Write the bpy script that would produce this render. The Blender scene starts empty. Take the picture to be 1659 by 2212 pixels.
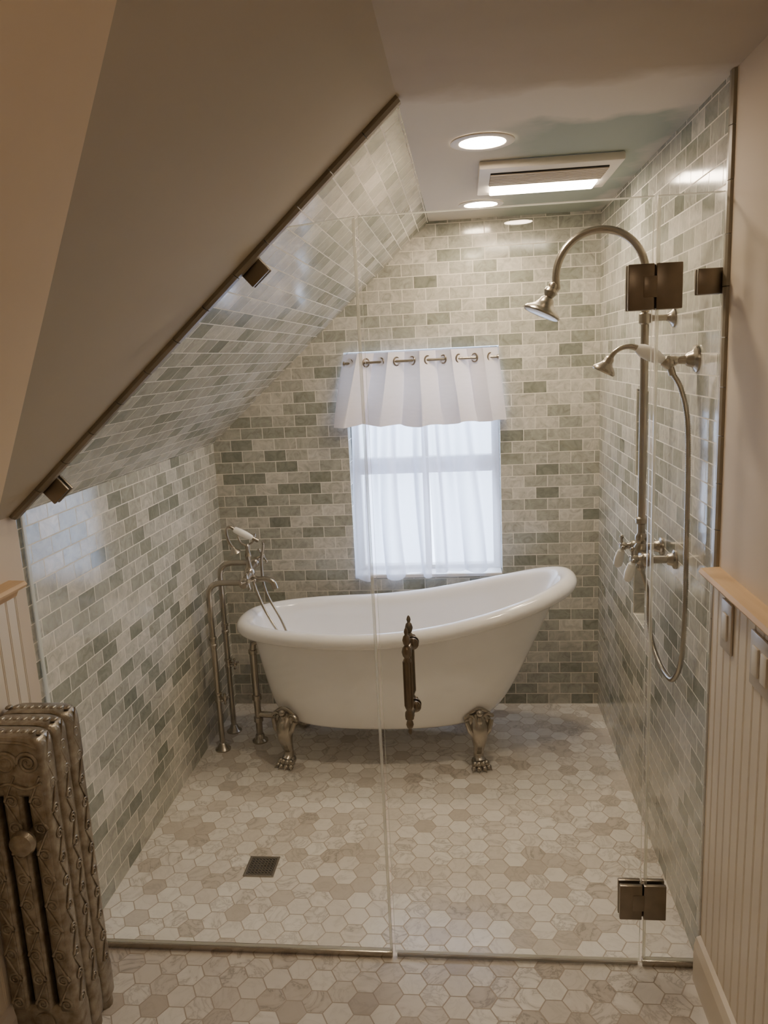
import bpy, bmesh, math, random
from mathutils import Vector, Matrix
random.seed(7)
scene = bpy.context.scene
COL = scene.collection

# ------------------------------------------------------------------ colour
def lin(c):
    out = []
    for v in c[:3]:
        v = v / 255.0
        out.append(v / 12.92 if v <= 0.04045 else ((v + 0.055) / 1.055) ** 2.4)
    return (out[0], out[1], out[2], 1.0)

# ------------------------------------------------------------------ nodes
def newmat(name):
    m = bpy.data.materials.new(name)
    m.use_nodes = True
    nt = m.node_tree
    nt.nodes.clear()
    out = nt.nodes.new('ShaderNodeOutputMaterial')
    return m, nt, out

def nd(nt, typ, ins=None, **props):
    n = nt.nodes.new(typ)
    for k, v in props.items():
        setattr(n, k, v)
    if ins:
        for k, v in ins.items():
            s = n.inputs[k]
            if hasattr(v, 'is_output') or isinstance(v, bpy.types.NodeSocket):
                nt.links.new(v, s)
            else:
                s.default_value = v
    return n

def math_(nt, op, a, b=0.0, c=None):
    ins = {0: a, 1: b}
    if c is not None:
        ins[2] = c
    return nd(nt, 'ShaderNodeMath', ins, operation=op).outputs[0]

def vmath(nt, op, a, b=None, scale=None):
    ins = {0: a}
    if b is not None:
        ins[1] = b
    n = nd(nt, 'ShaderNodeVectorMath', ins, operation=op)
    if scale is not None:
        if isinstance(scale, bpy.types.NodeSocket):
            nt.links.new(scale, n.inputs['Scale'])
        else:
            n.inputs['Scale'].default_value = scale
    return n

def mixc(nt, fac, a, b, blend='MIX'):
    n = nt.nodes.new('ShaderNodeMix')
    n.data_type = 'RGBA'
    n.blend_type = blend
    for idx, v in ((0, fac), (6, a), (7, b)):
        if isinstance(v, bpy.types.NodeSocket):
            nt.links.new(v, n.inputs[idx])
        else:
            n.inputs[idx].default_value = v
    return n.outputs[2]

def ramp(nt, fac, stops, interp='LINEAR'):
    n = nt.nodes.new('ShaderNodeValToRGB')
    n.color_ramp.interpolation = interp
    el = n.color_ramp.elements
    while len(el) < len(stops):
        el.new(0.5)
    for e, (p, c) in zip(el, stops):
        e.position = p
        e.color = c
    nt.links.new(fac, n.inputs[0])
    return n.outputs[0]

def simple(name, rgb, rough=0.5, metal=0.0, var=0.06, nscale=8.0, bump=0.0, bscale=60.0, coat=0.0, spec=0.5):
    m, nt, out = newmat(name)
    geo = nd(nt, 'ShaderNodeNewGeometry')
    nz = nd(nt, 'ShaderNodeTexNoise', {'Vector': geo.outputs['Position'], 'Scale': nscale, 'Detail': 4.0})
    c = lin(rgb)
    dark = tuple(v * (1 - var) for v in c[:3]) + (1,)
    light = tuple(min(1, v * (1 + var)) for v in c[:3]) + (1,)
    col = ramp(nt, nz.outputs[0], [(0.3, dark), (0.7, light)])
    p = nd(nt, 'ShaderNodeBsdfPrincipled', {'Base Color': col, 'Roughness': rough, 'Metallic': metal,
                                            'Coat Weight': coat, 'Specular IOR Level': spec})
    if bump > 0:
        n2 = nd(nt, 'ShaderNodeTexNoise', {'Vector': geo.outputs['Position'], 'Scale': bscale, 'Detail': 3.0})
        b = nd(nt, 'ShaderNodeBump', {'Height': n2.outputs[0], 'Strength': bump, 'Distance': 0.004})
        nt.links.new(b.outputs[0], p.inputs['Normal'])
    nt.links.new(p.outputs[0], out.inputs[0])
    return m

def tile_mat(name, stops, grout, rough=0.12, bw=0.1, rh=0.0508):
    m, nt, out = newmat(name)
    uv = nd(nt, 'ShaderNodeUVMap').outputs[0]
    br = nd(nt, 'ShaderNodeTexBrick', {'Vector': uv, 'Color1': (0, 0, 0, 1), 'Color2': (1, 1, 1, 1),
            'Mortar': (0, 0, 0, 1), 'Scale': 1.0, 'Mortar Size': 0.0017, 'Mortar Smooth': 0.15,
            'Bias': 0.0, 'Brick Width': bw, 'Row Height': rh})
    br.offset = 0.5
    br.squash = 1.0
    sep = nd(nt, 'ShaderNodeSeparateColor', {0: br.outputs['Color']})
    base = ramp(nt, sep.outputs[0], stops)
    off = nd(nt, 'ShaderNodeVectorMath', {0: br.outputs['Color'], 1: (13.0, 29.0, 7.0)}, operation='MULTIPLY')
    crd = vmath(nt, 'ADD', uv, off.outputs[0])
    nz = nd(nt, 'ShaderNodeTexNoise', {'Vector': crd.outputs[0], 'Scale': 20.0, 'Detail': 8.0, 'Roughness': 0.65, 'Distortion': 1.8})
    cloud = ramp(nt, nz.outputs[0], [(0.28, (0.62, 0.63, 0.61, 1)), (0.46, (0.93, 0.93, 0.92, 1)), (0.66, (1.22, 1.21, 1.2, 1))])
    c1 = mixc(nt, 1.0, base, cloud, 'MULTIPLY')
    col = mixc(nt, br.outputs['Fac'], c1, lin(grout))
    rr = math_(nt, 'MULTIPLY_ADD', br.outputs['Fac'], 0.5, rough)
    inv = math_(nt, 'SUBTRACT', 1.0, br.outputs['Fac'])
    lown = nd(nt, 'ShaderNodeTexNoise', {'Vector': crd.outputs[0], 'Scale': 9.0, 'Detail': 1.0})
    hh = math_(nt, 'MULTIPLY_ADD', lown.outputs[0], 0.9, inv)
    b = nd(nt, 'ShaderNodeBump', {'Height': hh, 'Strength': 0.5, 'Distance': 0.0016})
    p = nd(nt, 'ShaderNodeBsdfPrincipled', {'Base Color': col, 'Roughness': rr, 'Normal': b.outputs[0]})
    nt.links.new(p.outputs[0], out.inputs[0])
    return m

STOPS = [(0.0, lin((124, 128, 119))), (0.12, lin((146, 149, 139))), (0.34, lin((165, 166, 157))),
         (0.65, lin((184, 182, 173))), (1.0, lin((206, 203, 195)))]
M_TILE = tile_mat('marble_subway_tile', STOPS, (232, 226, 214))

def hex_mat():
    m, nt, out = newmat('marble_hexagon_mosaic')
    geo = nd(nt, 'ShaderNodeNewGeometry')
    sep = nd(nt, 'ShaderNodeSeparateXYZ', {0: geo.outputs['Position']})
    S = 1 / 0.0690
    x = math_(nt, 'MULTIPLY_ADD', sep.outputs['Y'], S, 200.0)
    y = math_(nt, 'MULTIPLY_ADD', sep.outputs['X'], S, 200.0)
    q = nd(nt, 'ShaderNodeCombineXYZ', {0: x, 1: y, 2: 0.0}).outputs[0]
    R = (1.0, 1.7320508, 1.0)
    H = (0.5, 0.8660254, 0.0)
    a = vmath(nt, 'SUBTRACT', vmath(nt, 'MODULO', q, R).outputs[0], H).outputs[0]
    b = vmath(nt, 'SUBTRACT', vmath(nt, 'MODULO', vmath(nt, 'SUBTRACT', q, H).outputs[0], R).outputs[0], H).outputs[0]
    la = vmath(nt, 'DOT_PRODUCT', a, a).outputs['Value']
    lb = vmath(nt, 'DOT_PRODUCT', b, b).outputs['Value']
    sel = math_(nt, 'LESS_THAN', la, lb)
    d = vmath(nt, 'SUBTRACT', a, b).outputs[0]
    g = vmath(nt, 'ADD', b, vmath(nt, 'SCALE', d, scale=sel).outputs[0]).outputs[0]
    idv = vmath(nt, 'SUBTRACT', q, g).outputs[0]
    idm = vmath(nt, 'MULTIPLY', idv, (2.0, 1.1547005, 0.0)).outputs[0]
    idm = vmath(nt, 'ADD', idm, (0.5, 0.5, 0.5)).outputs[0]
    idr = vmath(nt, 'FLOOR', idm).outputs[0]
    wn = nd(nt, 'ShaderNodeTexWhiteNoise', {'Vector': idr}, noise_dimensions='3D')
    ga = vmath(nt, 'ABSOLUTE', g).outputs[0]
    gs = nd(nt, 'ShaderNodeSeparateXYZ', {0: ga})
    dd = vmath(nt, 'DOT_PRODUCT', ga, (0.5, 0.8660254, 0.0)).outputs['Value']
    hd = math_(nt, 'MAXIMUM', gs.outputs[0], dd)
    grout = nd(nt, 'ShaderNodeMapRange', {0: hd, 1: 0.470, 2: 0.486, 3: 0.0, 4: 1.0}).outputs[0]
    base = ramp(nt, wn.outputs['Value'], [(0.0, lin((200, 192, 182))), (0.12, lin((210, 203, 194))), (0.25, lin((221, 215, 207))),
                                          (0.5, lin((230, 225, 218))), (1.0, lin((240, 237, 231)))])
    off = vmath(nt, 'SCALE', wn.outputs['Color'], scale=9.0).outputs[0]
    crd = vmath(nt, 'ADD', geo.outputs['Position'], off).outputs[0]
    nz = nd(nt, 'ShaderNodeTexNoise', {'Vector': crd, 'Scale': 10.0, 'Detail': 7.0, 'Roughness': 0.6, 'Distortion': 1.8})
    vein = ramp(nt, nz.outputs[0], [(0.38, (1.03, 1.03, 1.03, 1)), (0.46, (0.90, 0.895, 0.885, 1)), (0.495, (0.58, 0.57, 0.56, 1)),
                                    (0.52, (0.89, 0.88, 0.87, 1)), (0.62, (1.02, 1.02, 1.02, 1))])
    vf = nd(nt, 'ShaderNodeSeparateColor', {0: wn.outputs['Color']})
    vfac = nd(nt, 'ShaderNodeMapRange', {0: vf.outputs[1], 1: 0.3, 2: 0.95, 3: 0.2, 4: 1.0}).outputs[0]
    c1 = mixc(nt, vfac, base, vein, 'MULTIPLY')
    col = mixc(nt, grout, c1, lin((180, 168, 154)))
    rr = math_(nt, 'MULTIPLY_ADD', grout, 0.35, 0.22)
    inv = math_(nt, 'SUBTRACT', 1.0, grout)
    bp = nd(nt, 'ShaderNodeBump', {'Height': inv, 'Strength': 0.4, 'Distance': 0.001})
    p = nd(nt, 'ShaderNodeBsdfPrincipled', {'Base Color': col, 'Roughness': rr, 'Normal': bp.outputs[0]})
    nt.links.new(p.outputs[0], out.inputs[0])
    return m
M_HEX = hex_mat()

def ceiling_mat():
    m, nt, out = newmat('ceiling_paint_with_green_board')
    geo = nd(nt, 'ShaderNodeNewGeometry')
    nz = nd(nt, 'ShaderNodeTexNoise', {'Vector': geo.outputs['Position'], 'Scale': 6.0, 'Detail': 4.0})
    dis = vmath(nt, 'SCALE', nz.outputs['Color'], scale=0.20).outputs[0]
    pos = vmath(nt, 'ADD', geo.outputs['Position'], dis).outputs[0]
    s = nd(nt, 'ShaderNodeSeparateXYZ', {0: pos})
    fx = nd(nt, 'ShaderNodeMapRange', {0: s.outputs[0], 1: 0.16, 2: 0.32}).outputs[0]
    fy = nd(nt, 'ShaderNodeMapRange', {0: s.outputs[1], 1: 2.13, 2: 2.19}).outputs[0]
    fx2 = nd(nt, 'ShaderNodeMapRange', {0: s.outputs[0], 1: 0.62, 2: 0.67, 3: 1.0, 4: 0.4}).outputs[0]
    f = math_(nt, 'MULTIPLY', math_(nt, 'MULTIPLY', fx, fy), fx2)
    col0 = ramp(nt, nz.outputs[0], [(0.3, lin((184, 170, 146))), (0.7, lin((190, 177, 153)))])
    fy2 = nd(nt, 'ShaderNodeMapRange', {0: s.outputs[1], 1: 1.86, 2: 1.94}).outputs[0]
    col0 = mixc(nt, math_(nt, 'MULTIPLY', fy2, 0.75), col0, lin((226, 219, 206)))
    col = mixc(nt, math_(nt, 'MULTIPLY', f, 0.75), col0, lin((130, 150, 138)))
    p = nd(nt, 'ShaderNodeBsdfPrincipled', {'Base Color': col, 'Roughness': 0.75})
    nt.links.new(p.outputs[0], out.inputs[0])
    return m
M_CEIL = ceiling_mat()

def glass_mat():
    m, nt, out = newmat('clear_shower_glass')
    lw = nd(nt, 'ShaderNodeLayerWeight', {'Blend': 0.5})
    f5 = math_(nt, 'POWER', lw.outputs['Facing'], 5.0)
    F = math_(nt, 'MULTIPLY_ADD', f5, 0.95, 0.035)
    nz = nd(nt, 'ShaderNodeTexNoise', {'Scale': 2.0})
    tc = ramp(nt, nz.outputs[0], [(0.0, (0.97, 0.985, 0.975, 1)), (1.0, (0.975, 0.988, 0.98, 1))])
    t = nd(nt, 'ShaderNodeBsdfTransparent', {'Color': tc})
    gl = nd(nt, 'ShaderNodeBsdfGlossy', {'Color': (1, 1, 1, 1), 'Roughness': 0.0})
    mx = nd(nt, 'ShaderNodeMixShader', {0: F, 1: t.outputs[0], 2: gl.outputs[0]})
    nt.links.new(mx.outputs[0], out.inputs[0])
    return m
M_GLASS = glass_mat()

def glass_edge_mat(name, tf, rgb):
    m, nt, out = newmat(name)
    nz = nd(nt, 'ShaderNodeTexNoise', {'Scale': 6.0})
    c0 = lin(rgb)
    c = ramp(nt, nz.outputs[0], [(0.3, tuple(v * .92 for v in c0[:3]) + (1,)), (0.7, c0)])
    t = nd(nt, 'ShaderNodeBsdfTransparent', {'Color': (0.97, 0.98, 0.96, 1)})
    p = nd(nt, 'ShaderNodeBsdfPrincipled', {'Base Color': c, 'Roughness': 0.12})
    tl = nd(nt, 'ShaderNodeBsdfTranslucent', {'Color': c})
    m1 = nd(nt, 'ShaderNodeMixShader', {0: 0.5, 1: p.outputs[0], 2: tl.outputs[0]})
    mx = nd(nt, 'ShaderNodeMixShader', {0: tf, 1: t.outputs[0], 2: m1.outputs[0]})
    nt.links.new(mx.outputs[0], out.inputs[0])
    return m
M_GEDGE = glass_edge_mat('polished_glass_edge', 0.75, (244, 244, 234))
M_SEAL = glass_edge_mat('clear_vinyl_seal', 0.32, (240, 234, 222))
M_SWEEP = glass_edge_mat('grey_vinyl_sweep', 0.55, (170, 160, 142))

def curtain_mat(name, transp, rgb, tlf):
    m, nt, out = newmat(name)
    uv = nd(nt, 'ShaderNodeUVMap').outputs[0]
    nz = nd(nt, 'ShaderNodeTexNoise', {'Vector': uv, 'Scale': 30.0, 'Detail': 3.0})
    c = lin(rgb)
    col = ramp(nt, nz.outputs[0], [(0.3, tuple(v * 0.95 for v in c[:3]) + (1,)), (0.7, c)])
    d = nd(nt, 'ShaderNodeBsdfDiffuse', {'Color': col})
    t = nd(nt, 'ShaderNodeBsdfTranslucent', {'Color': col})
    tr = nd(nt, 'ShaderNodeBsdfTransparent', {'Color': (1, 1, 1, 1)})
    a = nd(nt, 'ShaderNodeMixShader', {0: tlf, 1: d.outputs[0], 2: t.outputs[0]})
    lw = nd(nt, 'ShaderNodeLayerWeight', {'Blend': 0.5})
    fac = nd(nt, 'ShaderNodeMapRange', {0: lw.outputs['Facing'], 1: 0.0, 2: 0.6, 3: transp, 4: transp * 0.05}).outputs[0]
    b = nd(nt, 'ShaderNodeMixShader', {0: fac, 1: a.outputs[0], 2: tr.outputs[0]})
    nt.links.new(b.outputs[0], out.inputs[0])
    return m
M_SHEER = curtain_mat('sheer_white_voile', 0.34, (238, 237, 244), 0.38)
M_VAL = curtain_mat('white_voile_valance', 0.0, (240, 232, 232), 0.11)

def emit(name, rgb, s):
    m, nt, out = newmat(name)
    nz = nd(nt, 'ShaderNodeTexNoise', {'Scale': 3.0})
    c = ramp(nt, nz.outputs[0], [(0.0, rgb), (1.0, rgb)])
    e = nd(nt, 'ShaderNodeEmission', {0: c, 1: s})
    nt.links.new(e.outputs[0], out.inputs[0])
    return m
WARM = (1.0, 0.78, 0.56, 1)
M_LAMP = emit('led_downlight_lens', WARM, 200.0)
M_LAMP2 = emit('room_downlight_lens', (1.0, 0.78, 0.56, 1), 86.0)
M_PANEL = emit('fan_light_lens', (1.0, 0.82, 0.62, 1), 48.0)

M_PLASTER = simple('warm_grey_plaster', (180, 169, 147), 0.8, var=0.03, nscale=2, bump=0.05)
M_FACET = simple('tan_wall_paint', (208, 186, 152), 0.8, var=0.03, nscale=2, bump=0.05)  # lighter, warmer than the plaster: warm light on the facet put into its colour
M_WALL = simple('blush_wall_paint', (222, 208, 189), 0.7, var=0.03, nscale=2)
M_BEAD = simple('cream_beadboard_paint', (232, 222, 205), 0.45, var=0.03, nscale=4)
M_WHITE = simple('white_trim_paint', (226, 220, 214), 0.4, var=0.02)
M_ACRYL = simple('white_tub_enamel', (248, 246, 245), 0.12, var=0.01, coat=0.4)
M_CERAM = simple('white_ceramic', (250, 248, 244), 0.15, var=0.01)
M_NICK = simple('brushed_nickel', (174, 166, 154), 0.27, 1.0, var=0.06, nscale=40)
M_DNICK = simple('dark_satin_nickel', (134, 124, 111), 0.33, 1.0, var=0.08, nscale=30)
M_EDGE = simple('bullnose_edge_tile', (134, 124, 106), 0.45, var=0.2, nscale=12)
M_EDGE2 = simple('pale_bullnose_edge_tile', (158, 150, 134), 0.3, var=0.12, nscale=12)
M_DARK = simple('dark_recess_shade', (38, 34, 30), 0.7, var=0.1)  # dark colour painted for the shade in gaps behind slats and bars
M_PLASTIC = simple('white_plastic', (226, 220, 208), 0.4, var=0.02)
M_LOUVRE = simple('grey_louvre_plastic', (190, 178, 160), 0.5, var=0.02)
M_SWITCH = simple('satin_metal_plate', (208, 200, 188), 0.4, 0.2, var=0.04)

def wood_mat():
    m, nt, out = newmat('raw_pine_wood')
    geo = nd(nt, 'ShaderNodeNewGeometry')
    mp = vmath(nt, 'MULTIPLY', geo.outputs['Position'], (40.0, 2.0, 40.0)).outputs[0]
    nz = nd(nt, 'ShaderNodeTexNoise', {'Vector': mp, 'Scale': 1.5, 'Detail': 4.0})
    c = ramp(nt, nz.outputs[0], [(0.3, lin((214, 182, 142))), (0.7, lin((230, 200, 162)))])
    p = nd(nt, 'ShaderNodeBsdfPrincipled', {'Base Color': c, 'Roughness': 0.5})
    nt.links.new(p.outputs[0], out.inputs[0])
    return m
M_WOOD = wood_mat()

def radiator_mat():
    m, nt, out = newmat('aged_silver_radiator_paint')
    geo = nd(nt, 'ShaderNodeNewGeometry')
    nz = nd(nt, 'ShaderNodeTexNoise', {'Vector': geo.outputs['Position'], 'Scale': 40.0, 'Detail': 6.0})
    c = ramp(nt, nz.outputs[0], [(0.25, lin((128, 116, 100))), (0.5, lin((160, 151, 137))), (0.8, lin((184, 178, 166)))])
    w = nd(nt, 'ShaderNodeTexNoise', {'Vector': geo.outputs['Position'], 'Scale': 75.0, 'Detail': 4.0, 'Distortion': 1.5})
    b = nd(nt, 'ShaderNodeBump', {'Height': w.outputs[0], 'Strength': 0.45, 'Distance': 0.003})
    p = nd(nt, 'ShaderNodeBsdfPrincipled', {'Base Color': c, 'Roughness': 0.32, 'Metallic': 0.7, 'Normal': b.outputs[0]})
    nt.links.new(p.outputs[0], out.inputs[0])
    return m
M_RAD = radiator_mat()

# ------------------------------------------------------------------ geometry
def frame_for(d):
    d = Vector(d).normalized()
    up = Vector((0, 0, 1)) if abs(d.z) < 0.9 else Vector((1, 0, 0))
    x = up.cross(d).normalized()
    y = d.cross(x).normalized()
    return x, y, d

def cr(pts, n=8):
    P = [Vector(p) for p in pts]
    out = []
    for i in range(len(P) - 1):
        p0 = P[max(0, i - 1)]; p1 = P[i]; p2 = P[i + 1]; p3 = P[min(len(P) - 1, i + 2)]
        for k in range(n):
            t = k / n
            out.append(0.5 * ((2 * p1) + (-p0 + p2) * t + (2 * p0 - 5 * p1 + 4 * p2 - p3) * t * t + (-p0 + 3 * p1 - 3 * p2 + p3) * t ** 3))
    out.append(P[-1])
    return out

class B:
    def __init__(self):
        self.v = []; self.f = []; self.mi = []; self.uv = {}
    def add(self, vs, fs, mi=0, uvs=None):
        o = len(self.v)
        self.v += [Vector(p) for p in vs]
        for k, f in enumerate(fs):
            if uvs is not None:
                self.uv[len(self.f)] = uvs[k]
            self.f.append([i + o for i in f]); self.mi.append(mi)
        return self
    def tube(self, path, r, seg=14, mi=0, cap=True, flat=None):
        P = [Vector(p) for p in path]
        n = len(P)
        R = r if isinstance(r, (list, tuple)) else [r] * n
        if len(R) != n:
            R2 = []
            for i in range(n):
                t = i / (n - 1) * (len(R) - 1); k = min(int(t), len(R) - 2)
                R2.append(R[k] + (R[k + 1] - R[k]) * (t - k))
            R = R2
        vs = []; fs = []
        x = None
        for i in range(n):
            d = (P[min(i + 1, n - 1)] - P[max(i - 1, 0)])
            if d.length < 1e-9: d = Vector((0, 0, 1))
            d.normalize()
            if x is None:
                x, y, _ = frame_for(d)
            else:
                x = (x - d * x.dot(d))
                if x.length < 1e-6: x, y, _ = frame_for(d)
                x.normalize(); y = d.cross(x)
            for s in range(seg):
                a = 2 * math.pi * s / seg
                vs.append(P[i] + (x * math.cos(a) + y * math.sin(a)) * R[i])
        for i in range(n - 1):
            for s in range(seg):
                a = i * seg + s; b = i * seg + (s + 1) % seg
                fs.append((a, b, b + seg, a + seg))
        if cap:
            fs.append(tuple(reversed(range(seg)))); fs.append(tuple(range((n - 1) * seg, n * seg)))
        return self.add(vs, fs, mi)
    def lathe(self, prof, origin, axis=(0, 0, 1), seg=24, mi=0):
        x, y, d = frame_for(axis); o = Vector(origin)
        vs = []; fs = []; n = len(prof)
        for (r, z) in prof:
            for s in range(seg):
                a = 2 * math.pi * s / seg
                vs.append(o + d * z + (x * math.cos(a) + y * math.sin(a)) * max(r, 1e-5))
        for i in range(n - 1):
            for s in range(seg):
                a = i * seg + s; b = i * seg + (s + 1) % seg
                fs.append((a, b, b + seg, a + seg))
        fs.append(tuple(reversed(range(seg)))); fs.append(tuple(range((n - 1) * seg, n * seg)))
        return self.add(vs, fs, mi)
    def box(self, c, s, bev=0.0, mi=0, rot=None, bseg=2):
        bm = bmesh.new()
        bmesh.ops.create_cube(bm, size=1.0)
        for v in bm.verts:
            v.co = Vector((v.co.x * s[0], v.co.y * s[1], v.co.z * s[2]))
        if bev > 0:
            bmesh.ops.bevel(bm, geom=bm.edges[:], offset=min(bev, min(s) * 0.49), segments=bseg, profile=0.5, affect='EDGES')
        bm.verts.index_update()
        M = (rot.to_4x4() if rot is not None else Matrix.Identity(4))
        vs = [M @ v.co + Vector(c) for v in bm.verts]
        fs = [[v.index for v in f.verts] for f in bm.faces]
        bm.free()
        return self.add(vs, fs, mi)
    def ell(self, c, r, mi=0, seg=16, rings=10, rot=None):
        vs = []; fs = []
        M = rot if rot is not None else Matrix.Identity(3)
        for i in range(rings + 1):
            th = math.pi * i / rings
            th = min(max(th, 0.02), math.pi - 0.02)
            for s in range(seg):
                a = 2 * math.pi * s / seg
                vs.append(Vector(c) + M @ Vector((r[0] * math.sin(th) * math.cos(a), r[1] * math.sin(th) * math.sin(a), r[2] * math.cos(th))))
        for i in range(rings):
            for s in range(seg):
                a = i * seg + s; b = i * seg + (s + 1) % seg
                fs.append((a, a + seg, b + seg, b))
        fs.append(tuple(range(seg))); fs.append(tuple(reversed(range(rings * seg, (rings + 1) * seg))))
        return self.add(vs, fs, mi)
    def torus(self, c, R, r, axis=(0, 0, 1), mi=0, seg=24, rs=8):
        x, y, d = frame_for(axis)
        vs = []; fs = []
        for i in range(seg):
            a = 2 * math.pi * i / seg
            rd = x * math.cos(a) + y * math.sin(a)
            for k in range(rs):
                b = 2 * math.pi * k / rs
                vs.append(Vector(c) + rd * (R + r * math.cos(b)) + d * r * math.sin(b))
        for i in range(seg):
            for k in range(rs):
                fs.append((i * rs + k, ((i + 1) % seg) * rs + k, ((i + 1) % seg) * rs + (k + 1) % rs, i * rs + (k + 1) % rs))
        return self.add(vs, fs, mi)
    def prism(self, poly, dvec, mi=0, side_mi=None):
        n = len(poly); d = Vector(dvec)
        vs = [Vector(p) for p in poly] + [Vector(p) + d for p in poly]
        self.add(vs, [tuple(range(n)), tuple(reversed(range(n, 2 * n)))], mi)
        o = len(self.v) - 2 * n
        for i in range(n):
            j = (i + 1) % n
            self.f.append([o + i, o + n + i, o + n + j, o + j]); self.mi.append(side_mi if side_mi is not None else mi)
        return self
    def make(self, name, mats, parent=None, smooth=True, angle=35, origin=None, subsurf=0, fixn=True, **props):
        xs = [p.x for p in self.v]; ys = [p.y for p in self.v]; zs = [p.z for p in self.v]
        if origin is None:
            origin = Vector(((min(xs) + max(xs)) / 2, (min(ys) + max(ys)) / 2, min(zs)))
        origin = Vector(origin)
        me = bpy.data.meshes.new(name)
        me.from_pydata([tuple(p - origin) for p in self.v], [], self.f)
        for m in mats: me.materials.append(m)
        for p, i in zip(me.polygons, self.mi): p.material_index = i
        if self.uv:
            l = me.uv_layers.new(name='UVMap')
            for fi, us in self.uv.items():
                p = me.polygons[fi]
                for li, u in zip(p.loop_indices, us): l.data[li].uv = u
        me.update()
        if fixn and not self.uv:
            bm = bmesh.new(); bm.from_mesh(me)
            bmesh.ops.recalc_face_normals(bm, faces=bm.faces[:])
            bm.to_mesh(me); bm.free()
        if smooth:
            for p in me.polygons: p.use_smooth = True
            if not subsurf:
                me.set_sharp_from_angle(angle=math.radians(angle))
        ob = bpy.data.objects.new(name, me)
        COL.objects.link(ob)
        if parent is not None:
            ob.parent = parent
            ob.location = origin - WORLD[parent.name]
        else:
            ob.location = origin
        WORLD[ob.name] = origin
        if subsurf:
            md = ob.modifiers.new('Subdivision', 'SUBSURF'); md.levels = subsurf; md.render_levels = subsurf
        for k, v in props.items(): ob[k] = v
        return ob
WORLD = {}
def empty(name, loc, label, category, **props):
    e = bpy.data.objects.new(name, None)
    e.empty_display_size = 0.05
    COL.objects.link(e)
    e.location = loc
    WORLD[e.name] = Vector(loc)
    e['label'] = label; e['category'] = category
    for k, v in props.items(): e[k] = v
    return e

# ------------------------------------------------------------------ dimensions
XL, XR = -1.13, 0.57
YB, YG, YT, YF = 3.38, 1.82, 1.80, -1.05
ZC, ZK = 2.145, 1.258
XS = -0.127
def slopez(x): return ZK + (x - XL) * (ZC - ZK) / (XS - XL)
SL = math.hypot(XS - XL, ZC - ZK)

def S(ob, label):
    ob['kind'] = 'structure'; ob['label'] = label
    ob['category'] = ob.name.split('_')[0]
    return ob

# floor
b = B(); b.add([(XL, YF, 0), (XR, YF, 0), (XR, YB, 0), (XL, YB, 0)], [(0, 1, 2, 3)])
S(b.make('floor', [M_HEX], smooth=False), 'marble hexagon mosaic floor in warm white and beige')

# back wall (with window opening)
WX0, WX1, WZ0, WZ1 = -0.515, 0.15, 0.615, 1.63
b = B()
def bq(poly, mi=0):
    b.add([(x, YB, z) for x, z in poly], [tuple(range(len(poly)))], mi, [[(x, z) for x, z in poly]])
bq([(XL, 0), (WX0, 0), (WX0, slopez(WX0)), (XL, ZK)])
bq([(WX0, 0), (WX1, 0), (WX1, WZ0), (WX0, WZ0)])
bq([(WX0, WZ1), (WX1, WZ1), (WX1, ZC), (XS, ZC), (WX0, slopez(WX0))])
bq([(WX1, 0), (XR, 0), (XR, ZC), (WX1, ZC)])
YW = YB + 0.09
for (x0, z0, x1, z1) in [(WX0, WZ0, WX1, WZ0), (WX1, WZ0, WX1, WZ1), (WX1, WZ1, WX0, WZ1), (WX0, WZ1, WX0, WZ0)]:
    h = abs(x0 - x1) < 1e-6
    uv = [((z0 if h else x0), 0), ((z1 if h else x1), 0), ((z1 if h else x1), 0.05), ((z0 if h else x0), 0.05)]
    b.add([(x0, YB, z0), (x1, YB, z1), (x1, YW + 0.06, z1), (x0, YW + 0.06, z0)], [(0, 1, 2, 3)], 0, [uv])
S(b.make('wall_back', [M_TILE], smooth=False), 'grey-green marble subway tiled wall around the window')

# left wall: tiled part + painted part
b = B()
def lq(y0, y1, z0, z1, mi):
    b.add([(XL, y0, z0), (XL, y1, z0), (XL, y1, z1), (XL, y0, z1)], [(0, 1, 2, 3)], mi, [[(y0, z0), (y1, z0), (y1, z1), (y0, z1)]])
lq(YT, YB, 0, ZK, 0); lq(YF, YT, 0, ZK, 1)
S(b.make('wall_left', [M_TILE, M_WALL], smooth=False), 'low knee wall tiled in marble subway tile, painted outside the shower')

# slope
b = B()
for y0, y1, mi in [(YT, YB, 0), (YF, YT, 1)]:
    b.add([(XL, y0, ZK), (XL, y1, ZK), (XS, y1, ZC), (XS, y0, ZC)], [(0, 1, 2, 3)], mi,
          [[(y0 + 0.03, ZK), (y1 + 0.03, ZK), (y1 + 0.03, ZK + SL), (y0 + 0.03, ZK + SL)]])
S(b.make('wall_slope', [M_TILE, M_PLASTER], smooth=False), 'sloped attic wall, marble tile inside shower and grey plaster outside')
# roof facet in front
A0 = Vector((XS, 0.595, ZC)); A1 = Vector((XL, 1.719, ZK)); dv = Vector((0, -1, -0.3))
b = B(); b.add([A0, A1, A1 + dv * 2.9, A0 + dv * 1.75], [(0, 1, 2, 3)])
S(b.make('wall_dormer', [M_FACET], smooth=False), 'angled attic wall facet, tan with warm light painted in')

# ceiling
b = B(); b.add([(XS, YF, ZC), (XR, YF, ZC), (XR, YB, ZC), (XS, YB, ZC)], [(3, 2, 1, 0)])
S(b.make('ceiling', [M_CEIL], smooth=False), 'flat painted ceiling with unpainted greenish board patches')

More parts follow.
